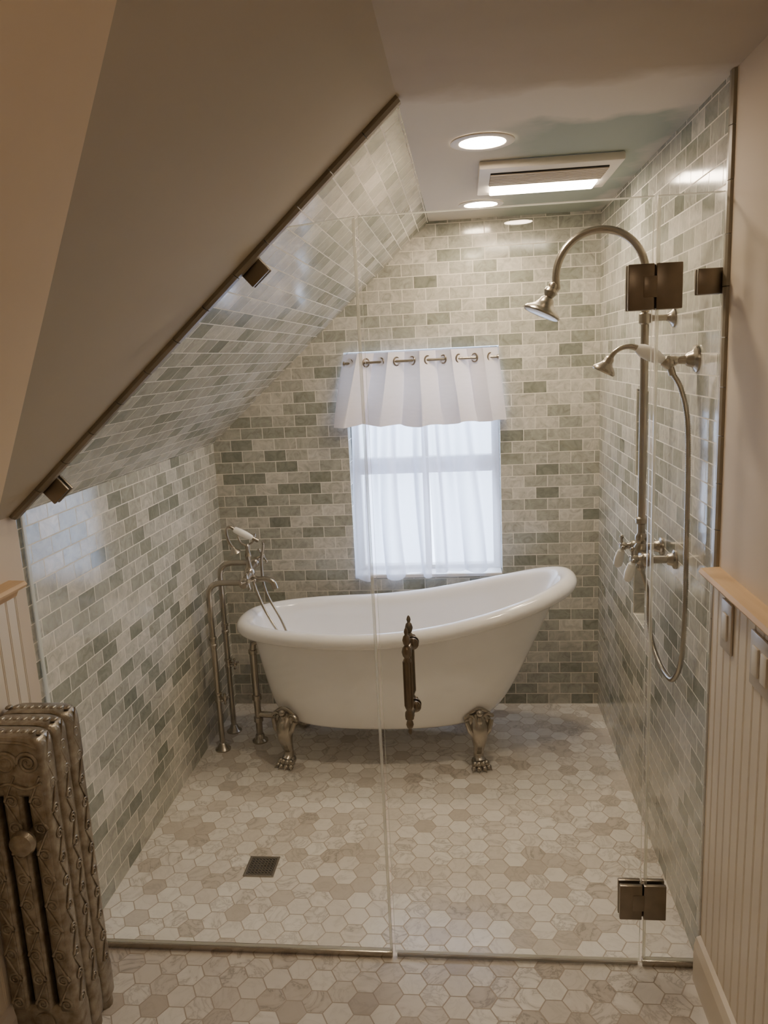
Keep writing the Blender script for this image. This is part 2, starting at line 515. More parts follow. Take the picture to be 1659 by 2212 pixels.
# right wall with niches
NY0, NY1 = 2.50, 2.67
NZ = [(0.68, 0.90), (1.17, 1.46)]
b = B()
def rq(y0, y1, z0, z1, mi, x0=XR, x1=None):
    b.add([(x0, y0, z0), (x0, y1, z0), (x0, y1, z1), (x0, y0, z1)], [(3, 2, 1, 0)], mi, [[(y0, z1), (y1, z1), (y1, z0), (y0, z0)]])
rq(YF, YT, 0, ZC, 1); rq(YT, NY0, 0, ZC, 0); rq(NY1, YB, 0, ZC, 0)
rq(NY0, NY1, 0, NZ[0][0], 0); rq(NY0, NY1, NZ[0][1], NZ[1][0], 0); rq(NY0, NY1, NZ[1][1], ZC, 0)
XN = XR + 0.09
for z0, z1 in NZ:
    rq(NY0, NY1, z0, z1, 0, XN)
    for (ya, za, yb, zb) in [(NY0, z0, NY1, z0), (NY1, z0, NY1, z1), (NY1, z1, NY0, z1), (NY0, z1, NY0, z0)]:
        h = abs(ya - yb) < 1e-6
        uv = [((za if h else ya), 0), ((zb if h else yb), 0), ((zb if h else yb), .05), ((za if h else ya), .05)]
        b.add([(XR, ya, za), (XR, yb, zb), (XN, yb, zb), (XN, ya, za)], [(0, 1, 2, 3)], 0, [uv])
S(b.make('wall_right', [M_TILE, M_WALL], smooth=False), 'tiled shower wall with two niches, blush painted beyond')
# wall behind the viewer
b = B(); b.add([(XL, YF, 0), (XR, YF, 0), (XR, YF, ZC), (XS, YF, ZC), (XL, YF, ZK)], [(0, 1, 2, 3, 4)])
S(b.make('wall_front', [M_WALL], smooth=False), 'plain blush painted wall')

# trims: tile edge along slope, and vertical edge on right wall
sdir = Vector((XS - XL, 0, ZC - ZK)).normalized(); snorm = Vector((sdir.z, 0, -sdir.x))
b = B()
p0 = Vector((XL, 0, ZK)); 
nseg = 13
for i in range(nseg):
    a = p0 + sdir * (SL * i / nseg + 0.001); c = p0 + sdir * (SL * (i + 1) / nseg - 0.001)
    prof = [(YT - 0.028, 0), (YT - 0.028, 0.008), (YT - 0.018, 0.014), (YT, 0.014), (YT, 0)]
    poly = [Vector((a.x, y, a.z)) + snorm * h for y, h in prof]
    b.prism(poly, c - a)
S(b.make('trim_1', [M_EDGE], smooth=False), 'brown bullnose edge tiles along the sloped wall')
b = B()
for i in range(20):
    z0 = i * ZC / 20 + .001; z1 = (i + 1) * ZC / 20 - .001
    b.prism([(XR, YT - 0.02, z0), (XR - 0.006, YT - 0.018, z0), (XR - 0.009, YT - 0.01, z0), (XR - 0.009, YT, z0), (XR, YT, z0)], (0, 0, z1 - z0))
S(b.make('trim_2', [M_EDGE2], smooth=False), 'narrow bullnose edge tiles up the right wall')
# beadboard wainscots
def bead(name, x, sgn, y0, y1, z0, z1, label):
    b = B(); pts = []
    y = y0; t = 0.012
    while y < y1 - 0.001:
        ye = min(y + 0.045, y1)
        pts += [(y, t), (ye - 0.009, t), (ye - 0.007, t - .003), (ye - 0.005, t), (ye - .003, t), (ye - .001, t - .003)]
        y = ye
    pts.append((y1, t))
    poly = [(x, y0, z0)] + [(x + sgn * tt, yy, z0) for yy, tt in pts] + [(x, y1, z0)]
    b.prism(poly, (0, 0, z1 - z0))
    return S(b.make(name, [M_BEAD], smooth=False), label)
bead('trim_3', XR, -1, YF, 1.775, 0.0, 1.07, 'cream vertical beadboard wainscot')
bead('trim_4', XL, 1, YF, 1.735, 0.0, 1.08, 'cream vertical beadboard wainscot behind radiator')
def rail(name, x, s, z, y1, label):
    b = B()
    pr = [(0, 0), (0.014, 0), (0.02, .012), (0.024, .020), (0.042, .024), (0.047, .031), (0.042, .039), (0, .041)]
    b.prism([(x + s * a, YF, z + h) for a, h in pr], (0, y1 - YF, 0))
    return S(b.make(name, [M_WOOD], smooth=False), label)
rail('trim_5', XR, -1, 1.055, 1.775, 'raw pine chair rail above beadboard')
rail('trim_6', XL, 1, 1.065, 1.735, 'raw pine chair rail on knee wall')
b = B(); pr = [(0.012, 0), (0.028, 0), (0.028, .10), (0.022, .125), (0.012, .13)]
b.prism([(XR - a, YF, h) for a, h in pr], (0, 1.775 - YF, 0))
S(b.make('baseboard_right', [M_BEAD], smooth=False), 'cream painted baseboard')
b = B(); b.prism([(XL + a, YF, h) for a, h in pr], (0, 1.735 - YF, 0))
S(b.make('baseboard_left', [M_WHITE], smooth=False), 'white baseboard behind radiator')

# ------------------------------------------------------------------ window
b = B()
wy = YW
def fbox(x0, x1, z0, z1, y0, y1, bev=0.003):
    b.box(((x0 + x1) / 2, (y0 + y1) / 2, (z0 + z1) / 2), (abs(x1 - x0), abs(y1 - y0), abs(z1 - z0)), bev)
fw = 0.035
fbox(WX0 + .001, WX0 + fw, WZ0 + .001, WZ1 - .001, wy, wy + .05); fbox(WX1 - fw, WX1 - .001, WZ0 + .001, WZ1 - .001, wy, wy + .05)
fbox(WX0 + fw, WX1 - fw, WZ0 + .001, WZ0 + fw, wy, wy + .05); fbox(WX0 + fw, WX1 - fw, WZ1 - fw, WZ1 - .001, wy, wy + .05)
zm = 1.12; xm = (WX0 + WX1) / 2
fbox(WX0 + fw, WX1 - fw, zm - .036, zm + .036, wy - .02, wy + .04)
fbox(xm - .015, xm + .015, WZ0 + fw, zm - .03, wy - .01, wy + .03); fbox(xm - .015, xm + .015, zm + .03, WZ1 - fw, wy + .0, wy + .035)
fbox(WX0 + .002, WX1 - .002, WZ0 + .0005, WZ0 + .018, YB - .006, wy, 0.004)
b.add([(WX0 + fw, wy + .025, WZ0 + fw), (WX1 - fw, wy + .025, WZ0 + fw), (WX1 - fw, wy + .025, WZ1 - fw), (WX0 + fw, wy + .025, WZ1 - fw)], [(0, 1, 2, 3)], 1)
S(b.make('window_1', [M_WHITE, M_GLASS], smooth=False, fixn=False), 'white double-hung window behind sheer curtains')

def cloth(name, mat, x0t, x1t, x0b, x1b, zt, zb, yf, nx, nz, label, cat, zbf=None, hem=True):
    b = B(); vs = []; fs = []; uvs = []
    for j in range(nz + 1):
        v = j / nz
        for i in range(nx + 1):
            u = i / nx
            x = (x0t + (x1t - x0t) * u) * (1 - v) + (x0b + (x1b - x0b) * u) * v
            zbb = zb + (zbf(u) if zbf else 0)
            z = zt + (zbb - zt) * v
            dx, y = yf(u, v)
            vs.append((x + dx, y, z))
    for j in range(nz):
        for i in range(nx):
            a = j * (nx + 1) + i
            fs.append((a, a + 1, a + nx + 2, a + nx + 1))
            uvs.append([(i / nx, j / nz), ((i + 1) / nx, j / nz), ((i + 1) / nx, (j + 1) / nz), (i / nx, (j + 1) / nz)])
    b.add(vs, fs, 0, uvs)
    o = b.make(name, [mat], label=label, category=cat, angle=180)
    return o
YR = YB - 0.040; ZR = 1.583
NW = 5.0
def vy(u, v):
    a = 0.027 * (1 - .15 * v)
    ph = 2 * math.pi * NW * u + 1.3 * v * math.sin(5 * u + 1)
    y = YR - 0.020 * v + a * math.cos(ph) + 0.009 * v * math.sin(23 * u + 3 + 2 * v) + 0.004 * v * math.sin(61 * u + 4 * v)
    dx = -0.011 * math.sin(2 * ph) * (1 - .3 * v)
    return dx, min(y, YB - 0.004)
val = cloth('valance_curtain', M_VAL, -0.512, 0.146, -0.56, 0.172, 1.622, 1.312, vy, 240, 30,
      'short white grommet valance hanging over window top', 'curtain', zbf=lambda u: 0.006 * math.sin(9 * u) + .004 * math.cos(2 * math.pi * NW * u + 1))
# grommets
base = None
for k in range(10):
    u = (k + 0.5) / (2 * NW)
    x = -0.512 + 0.658 * u
    sg = 1 if k % 2 == 0 else -1
    if base is None:
        bb = B(); bb.torus((0, 0, 0), 0.0170, 0.0034, (1, 0, 0))
        base = bb.make('grommet', [M_DNICK], parent=val, origin=(0, 0, 0)); g = base
    else:
        g = base.copy(); COL.objects.link(g); g.parent = val
    g.location = Vector((x, YR, ZR)) - WORLD[val.name]
    g.rotation_euler = (0, 0, sg * 0.75)
def rod(name, z, label):
    b = B()
    b.tube([(WX0 + .004, YR, z), (WX1 - .004, YR, z)], 0.0062, 12)
    b.lathe([(.010, 0), (.010, .006), (.007, .008)], (WX0 + .002, YR, z), (1, 0, 0)); b.lathe([(.010, 0), (.010, .006), (.007, .008)], (WX1 - .002, YR, z), (-1, 0, 0))
    return b.make(name, [M_NICK], label=label, category='curtain rod')
rod('curtain_rod', ZR, 'slim metal rod threaded through valance grommets')
b = B(); b.tube([(WX0 + .004, YB + .03, 1.40), (WX1 - .004, YB + .03, 1.40)], 0.005, 12)
b.make('curtain_rod', [M_WHITE], label='thin tension rod carrying the sheer cafe curtains', category='curtain rod')
def ty(seed, amp, nf):
    def f(u, v):
        ph = 2 * math.pi * (nf * u) + seed + .7 * math.sin(2.5 * v + seed) + 1.0 * math.sin(4 * u + .8 * v)
        return 0.008 * math.sin(2 * ph) * (.3 + v) * min(1, 6 * u) * min(1, 6 * (1 - u)), YB + 0.016 + amp * (.6 + .4 * v) * math.cos(ph) + .35 * amp * math.sin(2.3 * ph + v * 2) - 0.028 * v * v
    return f
cloth('cafe_curtain', M_SHEER, -0.50, -0.182, -0.515, -0.165, 1.41, 0.620, ty(0.3, .027, 2.6), 110, 40,
      'sheer white cafe curtain panel glowing with daylight', 'curtain', zbf=lambda u: -0.014 * math.sin(6 * u) + .006 * math.sin(19 * u))
cloth('cafe_curtain', M_SHEER, -0.172, 0.14, -0.148, 0.146, 1.41, 0.640, ty(2.1, .025, 2.1), 110, 40,
      'sheer white cafe curtain panel glowing with daylight', 'curtain', zbf=lambda u: 0.012 * u + .005 * math.sin(16 * u))

# ------------------------------------------------------------------ shower glass
def pane(name, poly, parent):
    b = B(); b.prism([(x, YG - .005, z) for x, z in poly], (0, .010, 0), 0, 1)
    # polished arris along the top edge
    for (xa, za), (xb, zb) in zip(poly, poly[1:] + poly[:1]):
        if za > 1.85 and zb > 1.85:
            for s in (-1, 1):
                y = YG + s * .0052
                b.add([(xa, y, za), (xb, y, zb), (xb, y, zb - .0022), (xa, y, za - .0022)], [(0, 1, 2, 3)], 1)
    return b.make(name, [M_GLASS, M_GEDGE], parent=parent, smooth=False)
def clamp(b, cx, cz, w, h, rot=0.0, dx=0):
    R = Matrix.Rotation(rot, 3, 'Y')
    for s in (-1, 1):
        b.box((cx, YG + s * 0.010, cz), (w, 0.009, h), 0.0025, rot=R)
scr = empty('shower_screen', (-0.68, YG, 0), 'large fixed clear glass panel cut to the sloped wall', 'shower screen')
pane('glass_pane', [(-1.122, .018), (-.2345, .018), (-.2345, 1.915), (-.392, 1.902), (-1.122, slopez(-1.122) - .010)], scr)
b = B(); b.box((-.681, YG, .0085), (.893, .018, .017), .002); b.make('floor_channel', [M_NICK], parent=scr, label='brushed nickel floor channel')
sa = -math.atan2(ZC - ZK, XS - XL)
for cx, cz in [(-.473, 1.811), (-1.022, 1.318)]:
    b = B(); clamp(b, cx, cz, .056, .052, sa); b.make('glass_clamp', [M_DNICK], parent=scr, label='dark satin nickel square clamp')
b = B(); b.box((-1.1245, YG, .64), (.004, .014, 1.22), .001); b.make('wall_seal', [M_GEDGE], parent=scr, label='clear seal against the tiled wall')
b = B(); b.box((-.2375, YG, .965), (.007, .012, 1.89), .002); b.make('edge_seal', [M_SEAL], parent=scr, label='clear vinyl edge seal')

scr2 = empty('shower_screen', (0.494, YG, 0), 'narrow fixed clear glass panel beside the tiled wall', 'shower screen')
pane('glass_pane', [(.4265, .018), (.565, .018), (.565, 1.915), (.4265, 1.915)], scr2)
b = B(); b.box((.496, YG, .0085), (.142, .018, .017), .002); b.make('floor_channel', [M_NICK], parent=scr2)
b = B(); clamp(b, .539, 1.73, .055, .055); b.make('glass_clamp', [M_DNICK], parent=scr2)
b = B(); b.box((.4300, YG, .965), (.006, .012, 1.89), .002); b.make('edge_seal', [M_SEAL], parent=scr2, label='clear vinyl edge seal')

door = empty('shower_door', (0.095, YG, 0), 'frameless clear glass hinged shower door', 'shower door')
pane('glass_pane', [(-.2265, .014), (.4185, .014), (.4185, 1.915), (-.2265, 1.915)], door)
b = B(); b.box((.096, YG, .0075), (.636, .014, .011), .002); b.make('bottom_seal', [M_SWEEP], parent=door, label='grey vinyl bottom sweep')
for z in (1.725, .195):
    b = B()
    for s in (-1, 1):
        y = YG + s * .0115
        b.box((.3915, y, z), (.056, .012, .098), .002)
        b.box((.4515, y, z), (.056, .012, .098), .002)
        b.box((.411, y + s * .001, z + .000), (.030, .012, .046), .002)
    b.tube([(.4215, YG, z - .047), (.4215, YG, z + .047)], .006, 12)
    b.make('hinge', [M_DNICK], parent=door, label='dark satin nickel glass hinge')
def hz(z): return .676 + (z - .672) * .95
for s in (-1, 1):
    b = B(); yy = YG + s * .045; hx = -.156
    prof = [(.0005, .672), (.004, .675), (.0065, .682), (.004, .690), (.0085, .694), (.011, .702), (.009, .710), (.006, .714), (.012, .718), (.013, .727), (.012, .736),
            (.008, .742), (.0115, .750), (.0115, .88), (.008, .887), (.012, .893), (.0145, .903), (.012, .914), (.006, .920), (.009, .925), (.0115, .935), (.0085, .945), (.004, .949), (.0065, .957), (.004, .965), (.0005, .969)]
    b.lathe([(r * .88, hz(z)) for r, z in prof], (hx, yy, 0), seg=20)
    for k in range(10):
        a = 2 * math.pi * k / 10
        b.tube([(hx + .0102 * math.cos(a), yy + .0102 * math.sin(a), hz(.753)), (hx + .0102 * math.cos(a), yy + .0102 * math.sin(a), hz(.877))], .0016, 6)
    for z in (hz(.727), hz(.903)):
        b.tube([(hx, yy, z), (hx + .006, YG + s * .022, z + .004), (hx + .012, YG + s * .0055, z + .006)], [.010, .008, .008], 14)
        b.lathe([(.015, 0), (.015, .004), (.009, .009)], (hx + .012, YG + s * .0055, z + .006), (0, s, 0))
        b.ell((hx + .014, YG + s * .016, z + .010), (.006, .006, .013))
    b.make('handle', [M_DNICK], parent=door, label='turned nickel pull handle with finials')

# ------------------------------------------------------------------ bathtub
tub = empty('bathtub', (-.26, 2.985, 0), 'white slipper clawfoot bathtub with rolled rim below the window', 'bathtub')
CY = 2.985
RXL, RXR, RYH = -.925, .388, .258
def rimh(x):
    if x <= -.40: return .585 + .004 * ((-.40 - x) / .5)
    return .585 + .168 * (min(1.02, (x + .40) / .80)) ** 1.6
b = B(); SEG = 40; NE = 2.45
def outline(xl, xr, yh, k):
    a = 2 * math.pi * k / SEG
    c, s = math.cos(a), math.sin(a)
    cx = (xl + xr) / 2; ax = (xr - xl) / 2
    return cx + ax * math.copysign(abs(c) ** (2 / NE), c), math.copysign(abs(s) ** (2 / NE), s) * yh
rings = []
def rimx(k): return outline(RXL, RXR, RYH, k)[0]
ZB = .160
def body(t, xl, xr, yh, zbot, drop):
    r = []
    for k in range(SEG):
        x, y = outline(xl, xr, yh, k)
        z = zbot + t * (rimh(rimx(k)) - drop - zbot)
        r.append((x, CY + y, z))
    rings.append(r)
def rimring(d, dz):
    r = []
    for k in range(SEG):
        x, y = outline(RXL - d, RXR + d, RYH + d, k)
        r.append((x, CY + y, rimh(rimx(k)) - .032 + dz))
    rings.append(r)
body(0, -.50, -.18, .04, ZB, .05)
body(0, -.70, -.00, .14, ZB, .05)
body(.012, -.765, .050, .190, ZB, .05)
body(.06, -.802, .098, .212, ZB, .05)
body(.20, -.828, .156, .226, ZB, .05)
body(.42, -.850, .214, .234, ZB, .05)
body(.62, -.867, .264, .239, ZB, .05)
body(.82, -.882, .312, .243, ZB, .05)
body(.97, -.890, .352, .246, ZB, .05)
for d, dz in [(-.012, -.026), (.012, -.030), (.030, -.018), (.035, .002), (.027, .020), (.010, .031), (-.010, .031), (-.028, .021), (-.040, .002)]:
    rimring(d, dz)
body(.90, -.875, .330, .210, .19, .05)
body(.70, -.850, .262, .203, .19, .05)
body(.45, -.81, .175, .19, .19, .05)
body(.2, -.765, .08, .17, .19, .05)
body(.06, -.70, -.01, .135, .19, .05)
body(0.0, -.60, -.10, .08, .19, .05)
body(0.0, -.45, -.25, .02, .188, .05)
vs = [p for r in rings for p in r]; fs = []
for i in range(len(rings) - 1):
    for k in range(SEG):
        a = i * SEG + k; c = i * SEG + (k + 1) % SEG
        fs.append((a, c, c + SEG, a + SEG))
fs.append(tuple(reversed(range(SEG)))); fs.append(tuple(range((len(rings) - 1) * SEG, len(rings) * SEG)))
b.add(vs, fs)
b.make('tub_shell', [M_ACRYL], parent=tub, subsurf=2)

def clawfoot(px, py, ox, oy):
    o = Vector((ox, oy, 0)).normalized(); sd = Vector((-o.y, o.x, 0))
    def P(a, s, z): return Vector((px, py, 0)) + o * a + sd * s + Vector((0, 0, z))
    b = B()
    path = cr([P(-.035, 0, .225), P(-.012, 0, .205), (P(.012, 0, .17)), P(.020, 0, .13), P(.010, 0, .09), P(.002, 0, .06), P(.006, 0, .038), P(.018, 0, .024)], 6)
    b.tube(path, [.026, .036, .038, .031, .023, .019, .022, .025], 16)
    # paw
    b.ell(P(.006, 0, .022), (.031, .031, .0215))
    for a in (-.75, -.26, .26, .75):
        dx, dy = math.cos(a), math.sin(a)
        c1 = P(.014 + .020 * dx, .026 * dy * 1.3, .022); c2 = P(.018 + .030 * dx, .034 * dy * 1.3, .011)
        b.ell(c1, (.0130, .0130, .0150)); b.ell(c2, (.0108, .0108, .0106))
        b.tube([P(.018 + .036 * dx, .038 * dy * 1.3, .013), P(.020 + .047 * dx, .044 * dy * 1.3, .003)], [.0050, .001], 8)
    # knee scrolls and leaf
    for s in (-1, 1):
        sp = []
        for k in range(22):
            t = k / 21; an = 0.3 + t * 8.0; rr = .023 * (1 - t * .82)
            sp.append(P(.018 - .01 * t, s * (.034 + rr * math.cos(an)), .205 + rr * math.sin(an)))
        b.tube(sp, [.0070, .0035], 8)
        b.tube(cr([P(.02, s * .050, .20), P(.026, s * .038, .165), P(.026, s * .020, .135), P(.022, s * .008, .10)], 6), [.009, .011, .008, .004], 10)
        b.ell(P(.0, s * .03, .195), (.024, .022, .03))
    b.ell(P(.030, 0, .20), (.012, .012, .022)); b.ell(P(.036, 0, .165), (.010, .010, .020)); b.ell(P(.030, 0, .235), (.014, .014, .014))
    b.tube(cr([P(.012, -.045, .225), P(.016, -.02, .243), P(.018, 0, .25), P(.016, .02, .243), P(.012, .045, .225)], 5), [.005, .008, .005], 8)
    return b.make('leg', [M_NICK], parent=tub, label='nickel lion-paw claw foot')
clawfoot(-.745, 2.828, -.35, -.94); clawfoot(.018, 2.825, .25, -.96)
clawfoot(-.745, 3.142, -.35, .94); clawfoot(.018, 3.145, .25, .96)
PX = -.918
b = B()
b.lathe([(.034, 0), (.034, .006), (.022, .014), (.018, .03), (.0155, .034)], (PX, 3.016, 0.0))
b.tube([(PX, 3.016, .03), (PX, 3.016, .42), (PX + .005, 3.014, .45), (-.888, 3.01, .46), (-.865, 3.005, .46)], .0145, 14)
b.lathe([(.015, 0), (.02, .003), (.02, .022), (.015, .025)], (PX, 3.016, .19)); b.lathe([(.015, 0), (.02, .003), (.02, .022), (.015, .025)], (PX, 3.016, .09))
b.lathe([(.015, 0), (.019, .003), (.019, .018), (.015, .02)], (PX, 3.016, .40))
b.tube(cr([(PX, 3.016, .125), (-.80, 3.01, .12), (-.66, 2.995, .12), (-.60, 2.987, .126), (-.585, 2.985, .165)], 5), .0135, 14)
b.lathe([(.0135, 0), (.019, .003), (.019, .022), (.0135, .025)], (-.85, 3.012, .122), (1, 0, 0))
b.make('drain_pipe', [M_NICK], parent=tub, label='brushed nickel waste and overflow pipe')
b = B(); b.lathe([(.004, .008), (.010, .008), (.026, .005), (.030, 0), (.002, 0)][::-1], (-.866, 2.985, .50), (1, 0, .12)); b.make('overflow_plate', [M_NICK], parent=tub)

# ------------------------------------------------------------------ tub faucet
tf = empty('tub_faucet', (-1.03, 3.02, 0), 'freestanding nickel tub filler with telephone hand shower', 'faucet')
ZF = .765
def valve_collar(b, x, y, z):
    b.lathe([(.011, 0), (.016, .003), (.016, .012), (.0125, .015), (.0125, .030), (.016, .033), (.016, .042), (.011, .045)], (x, y, z))
def crosshandle(b, c, ax, r=.024):
    x, y, d = frame_for(ax); c = Vector(c)
    b.lathe([(.007, 0), (.007, .018), (.011, .021), (.011, .031), (.006, .036)], c, ax)
    cc = c + d * .026
    for v in (x, y):
        b.tube([cc - v * r, cc + v * r], .0038, 8)
        b.ell(cc - v * r, (.0062,) * 3); b.ell(cc + v * r, (.0062,) * 3)
for y, zz in ((2.94, .735), (3.105, .775)):
    b = B(); x = -1.06
    b.lathe([(.033, 0), (.033, .005), (.024, .012), (.016, .028), (.0115, .032)], (x, y, 0))
    b.tube([(x, y, .02), (x, y, zz - .07)] + cr([(x, y, zz - .055), (x + .006, y, zz - .028), (x + .024, y, zz - .008), (x + .055, y, zz)], 6) + [(x + .15, y, zz)], .0118, 14)
    valve_collar(b, x, y, .215 if y < 3 else .30); valve_collar(b, x, y, .46)
    b.make('supply_pipe', [M_NICK], parent=tf)
    b = B(); crosshandle(b, (x + .008, y, .235 if y < 3 else .322), (.9, -.4, 0), .02); b.make('stop_handle', [M_NICK], parent=tf)
b = B(); bx = -.905
b.tube([(bx, 2.915, .730), (bx, 3.13, .780)], .015, 16)
b.ell((bx, 2.94, .735), (.021, .022, .021)); b.ell((bx, 3.105, .774), (.021, .022, .021)); b.ell((bx, 3.02, .755), (.024, .026, .026))
b.lathe([(.018, 0), (.012, .02), (.009, .04), (.012, .055), (.016, .062), (.012, .07), (.008, .09), (.011, .105), (.007, .112)], (bx, 3.02, .765))
b.make('faucet_body', [M_NICK], parent=tf)
b = B(); crosshandle(b, (bx + .008, 2.925, .738), (.55, -.6, .35), .030); b.make('cross_handle', [M_NICK], parent=tf)
b = B(); crosshandle(b, (bx + .012, 3.115, .788), (.8, .1, .45), .030); b.make('cross_handle', [M_NICK], parent=tf)
b = B(); b.tube(cr([(bx, 3.02, .745), (bx + .03, 3.015, .728), (bx + .07, 3.005, .730), (bx + .100, 3.0, .718), (bx + .110, 2.998, .690)], 7), [.014, .012, .0115, .0115, .013], 14)
b.make('spout', [M_NICK], parent=tf)
b = B()
b.tube(cr([(bx - .03, 3.0, .915), (bx - .022, 3.01, .885), (bx, 3.02, .872), (bx + .022, 3.03, .885), (bx + .03, 3.04, .915)], 6), .005, 10)
b.make('cradle', [M_NICK], parent=tf)
hs = B()
hd = Vector((.058, .012, -.035)).normalized(); h0 = Vector((bx - .045, 3.0, .945))
hs.lathe([(.009, 0), (.013, .006), (.0145, .03), (.0145, .055), (.011, .078), (.009, .084)], h0, hd, mi=1)
hs.tube(cr([h0 + hd * .004, h0 - hd * .016 + Vector((0, 0, .002)), h0 - hd * .032 + Vector((0, 0, -.012)), h0 - hd * .036 + Vector((0, 0, -.040)), h0 - hd * .03 + Vector((.004, 0, -.07)), h0 - hd * .02 + Vector((.01, 0, -.092))], 6), [.0065, .006, .007], 12)
hs.lathe([(.007, 0), (.011, .008), (.024, .022), (.026, .028), (.022, .029)], h0 - hd * .022 + Vector((.01, 0, -.086)), (.3, 0, -1))
hs.tube([h0 + hd * .08, h0 + hd * .11], .008, 12)
hs.make('hand_shower', [M_NICK, M_CERAM], parent=tf, label='nickel telephone hand shower with white ceramic grip')
def hose(name, pts, r, parent, n=24):
    p = cr(pts, n)
    L = [0]
    for i in range(1, len(p)): L.append(L[-1] + (p[i] - p[i - 1]).length)
    tot = L[-1]; m = int(tot / .0028); q = []; j = 0
    for i in range(m + 1):
        s = tot * i / m
        while j < len(L) - 2 and L[j + 1] < s: j += 1
        t = (s - L[j]) / max(1e-9, L[j + 1] - L[j]); q.append(p[j].lerp(p[j + 1], t))
    b = B(); b.tube(q, [r * (1.0 if i % 2 else .80) for i in range(len(q))], 10)
    return b.make(name, [M_NICK], parent=parent, angle=80)
hose('hose', [(bx + .01, 3.02, .735), (bx + .03, 3.0, .68), (bx + .07, 2.97, .60), (bx + .12, 2.94, .53), (bx + .15, 2.93, .49), (bx + .165, 2.955, .475), (bx + .13, 2.99, .55),
              (bx + .06, 3.03, .67), (bx + .045, 3.05, .78), (bx + .062, 3.04, .86), (bx + .066, 3.024, .885)], .0065, tf)

# ------------------------------------------------------------------ shower column
sf = empty('shower_fixture', (.493, 2.22, 1.0), 'exposed nickel shower riser with gooseneck arm and bell head', 'shower')
rx, ry = .493, 2.22
b = B(); b.tube([(rx, ry, 1.07), (rx, ry, 1.675)], .011, 16)
b.lathe([(.011, 0), (.016, .004), (.016, .018), (.011, .022)], (rx, ry, 1.10)); b.lathe([(.011, 0), (.0165, .004), (.0165, .028), (.011, .032)], (rx, ry, 1.655))
b.make('riser_pipe', [M_NICK], parent=sf)
pts = [Vector((rx, ry, 1.68)), Vector((rx, ry, 1.74))]
for k in range(0, 31):
    a = math.radians(192 * k / 30)
    pts.append(Vector((.3745 + .1185 * math.cos(a), ry, 1.79 + .119 * math.sin(a))))
pts += [Vector((.247, ry, 1.752))]
b = B(); b.tube(pts, .0105, 14); b.make('shower_arm', [M_NICK], parent=sf)
b = B()
b.lathe([(.0115, -.012), (.0135, -.008), (.0135, .0), (.017, .004), (.019, .012), (.015, .020), (.012, .026), (.018, .031), (.021, .040), (.028, .050), (.042, .060), (.050, .066), (.053, .072), (.050, .076), (.046, .074), (.005, .073)], (.2465, ry, 1.765), (-.42, -.06, -.90), seg=32)
b.make('shower_head', [M_NICK], parent=sf)
b = B(); b.tube([(rx, ry, 1.671), (XR - .004, ry, 1.671)], [.009, .0065, .0065, .008], 12)
b.lathe([(.027, 0), (.026, .004), (.018, .008), (.012, .014), (.009, .02)], (XR - .0005, ry, 1.671), (-1, 0, 0)); b.make('wall_bracket', [M_NICK], parent=sf)
b = B()
b.lathe([(.010, 0), (.016, .008), (.013, .018), (.020, .028), (.022, .05), (.020, .07), (.013, .08), (.017, .088), (.017, .10), (.011, .11)], (rx, ry, .965))
b.tube([(rx, ry - .085, 1.015), (rx, ry + .085, 1.015)], .013, 14)
for s in (-1, 1):
    b.ell((rx, ry + s * .075, 1.015), (.020, .022, .020))
    b.tube([(rx, ry + s * .075, 1.015), (XR - .004, ry + s * .075, 1.015)], .011, 14)
    b.lathe([(.028, 0), (.027, .005), (.019, .009), (.016, .02), (.013, .024)], (XR - .0005, ry + s * .075, 1.015), (-1, 0, 0))
b.make('valve_body', [M_NICK], parent=sf)
for s in (-1, 1):
    b = B(); c = Vector((rx - .012, ry + s * .075, 1.018))
    b.lathe([(.012, 0), (.009, .012), (.012, .018), (.012, .028), (.006, .033)], c, (-1, 0, 0))
    k = c + Vector((-.027, 0, 0))
    b.tube([k + Vector((0, 0, .026)), k + Vector((0, 0, -.02))], .004, 8); b.ell(k + Vector((0, 0, .028)), (.0065,) * 3)
    b.tube([k + Vector((0, -.02, 0)), k + Vector((0, .02, 0))], .004, 8); b.ell(k + Vector((0, .021, 0)), (.006,) * 3); b.ell(k + Vector((0, -.021, 0)), (.006,) * 3)
    b.lathe([(.006, 0), (.0115, .006), (.0145, .030), (.012, .050), (.005, .057)], k + Vector((0, 0, -.010)), (-.25, 0, -1), mi=1)
    b.make('lever_handle', [M_NICK, M_CERAM], parent=sf, label='nickel lever handle with white ceramic tip')

hh = empty('hand_shower', (.53, 2.0, 1.5), 'nickel hand shower with white ceramic grip and hose', 'hand shower')
b = B(); hy = 2.0
b.lathe([(.034, 0), (.033, .005), (.024, .010), (.020, .013), (.016, .024), (.011, .028), (.009, .045), (.013, .052), (.013, .06)], (XR - .0005, hy, 1.562), (-1, 0, -.05))
b.ell((.503, hy, 1.556), (.017, .017, .017)); b.tube([(.503, hy, 1.556), (.512, hy - .004, 1.525)], .009, 12)
b.tube([(.508, hy, 1.548), (.490, hy, 1.562)], .014, 14)
b.make('holder', [M_NICK], parent=hh)
b = B(); g0 = Vector((.482, hy, 1.566)); gd = Vector((-.05, .004, .026)).normalized()
b.lathe([(.009, -.012), (.012, 0), (.0155, .008), (.0180, .028), (.0165, .048), (.011, .062)], g0, gd, mi=1)
b.tube(cr([g0 - gd * .03, g0 - gd * .012], 2), .010, 12)
e = g0 + gd * .058
b.tube(cr([e, e + Vector((-.018, 0, .006)), e + Vector((-.040, .004, .004)), e + Vector((-.058, .006, -.008)), e + Vector((-.068, .008, -.024))], 6), [.0085, .006, .006, .0065], 12)
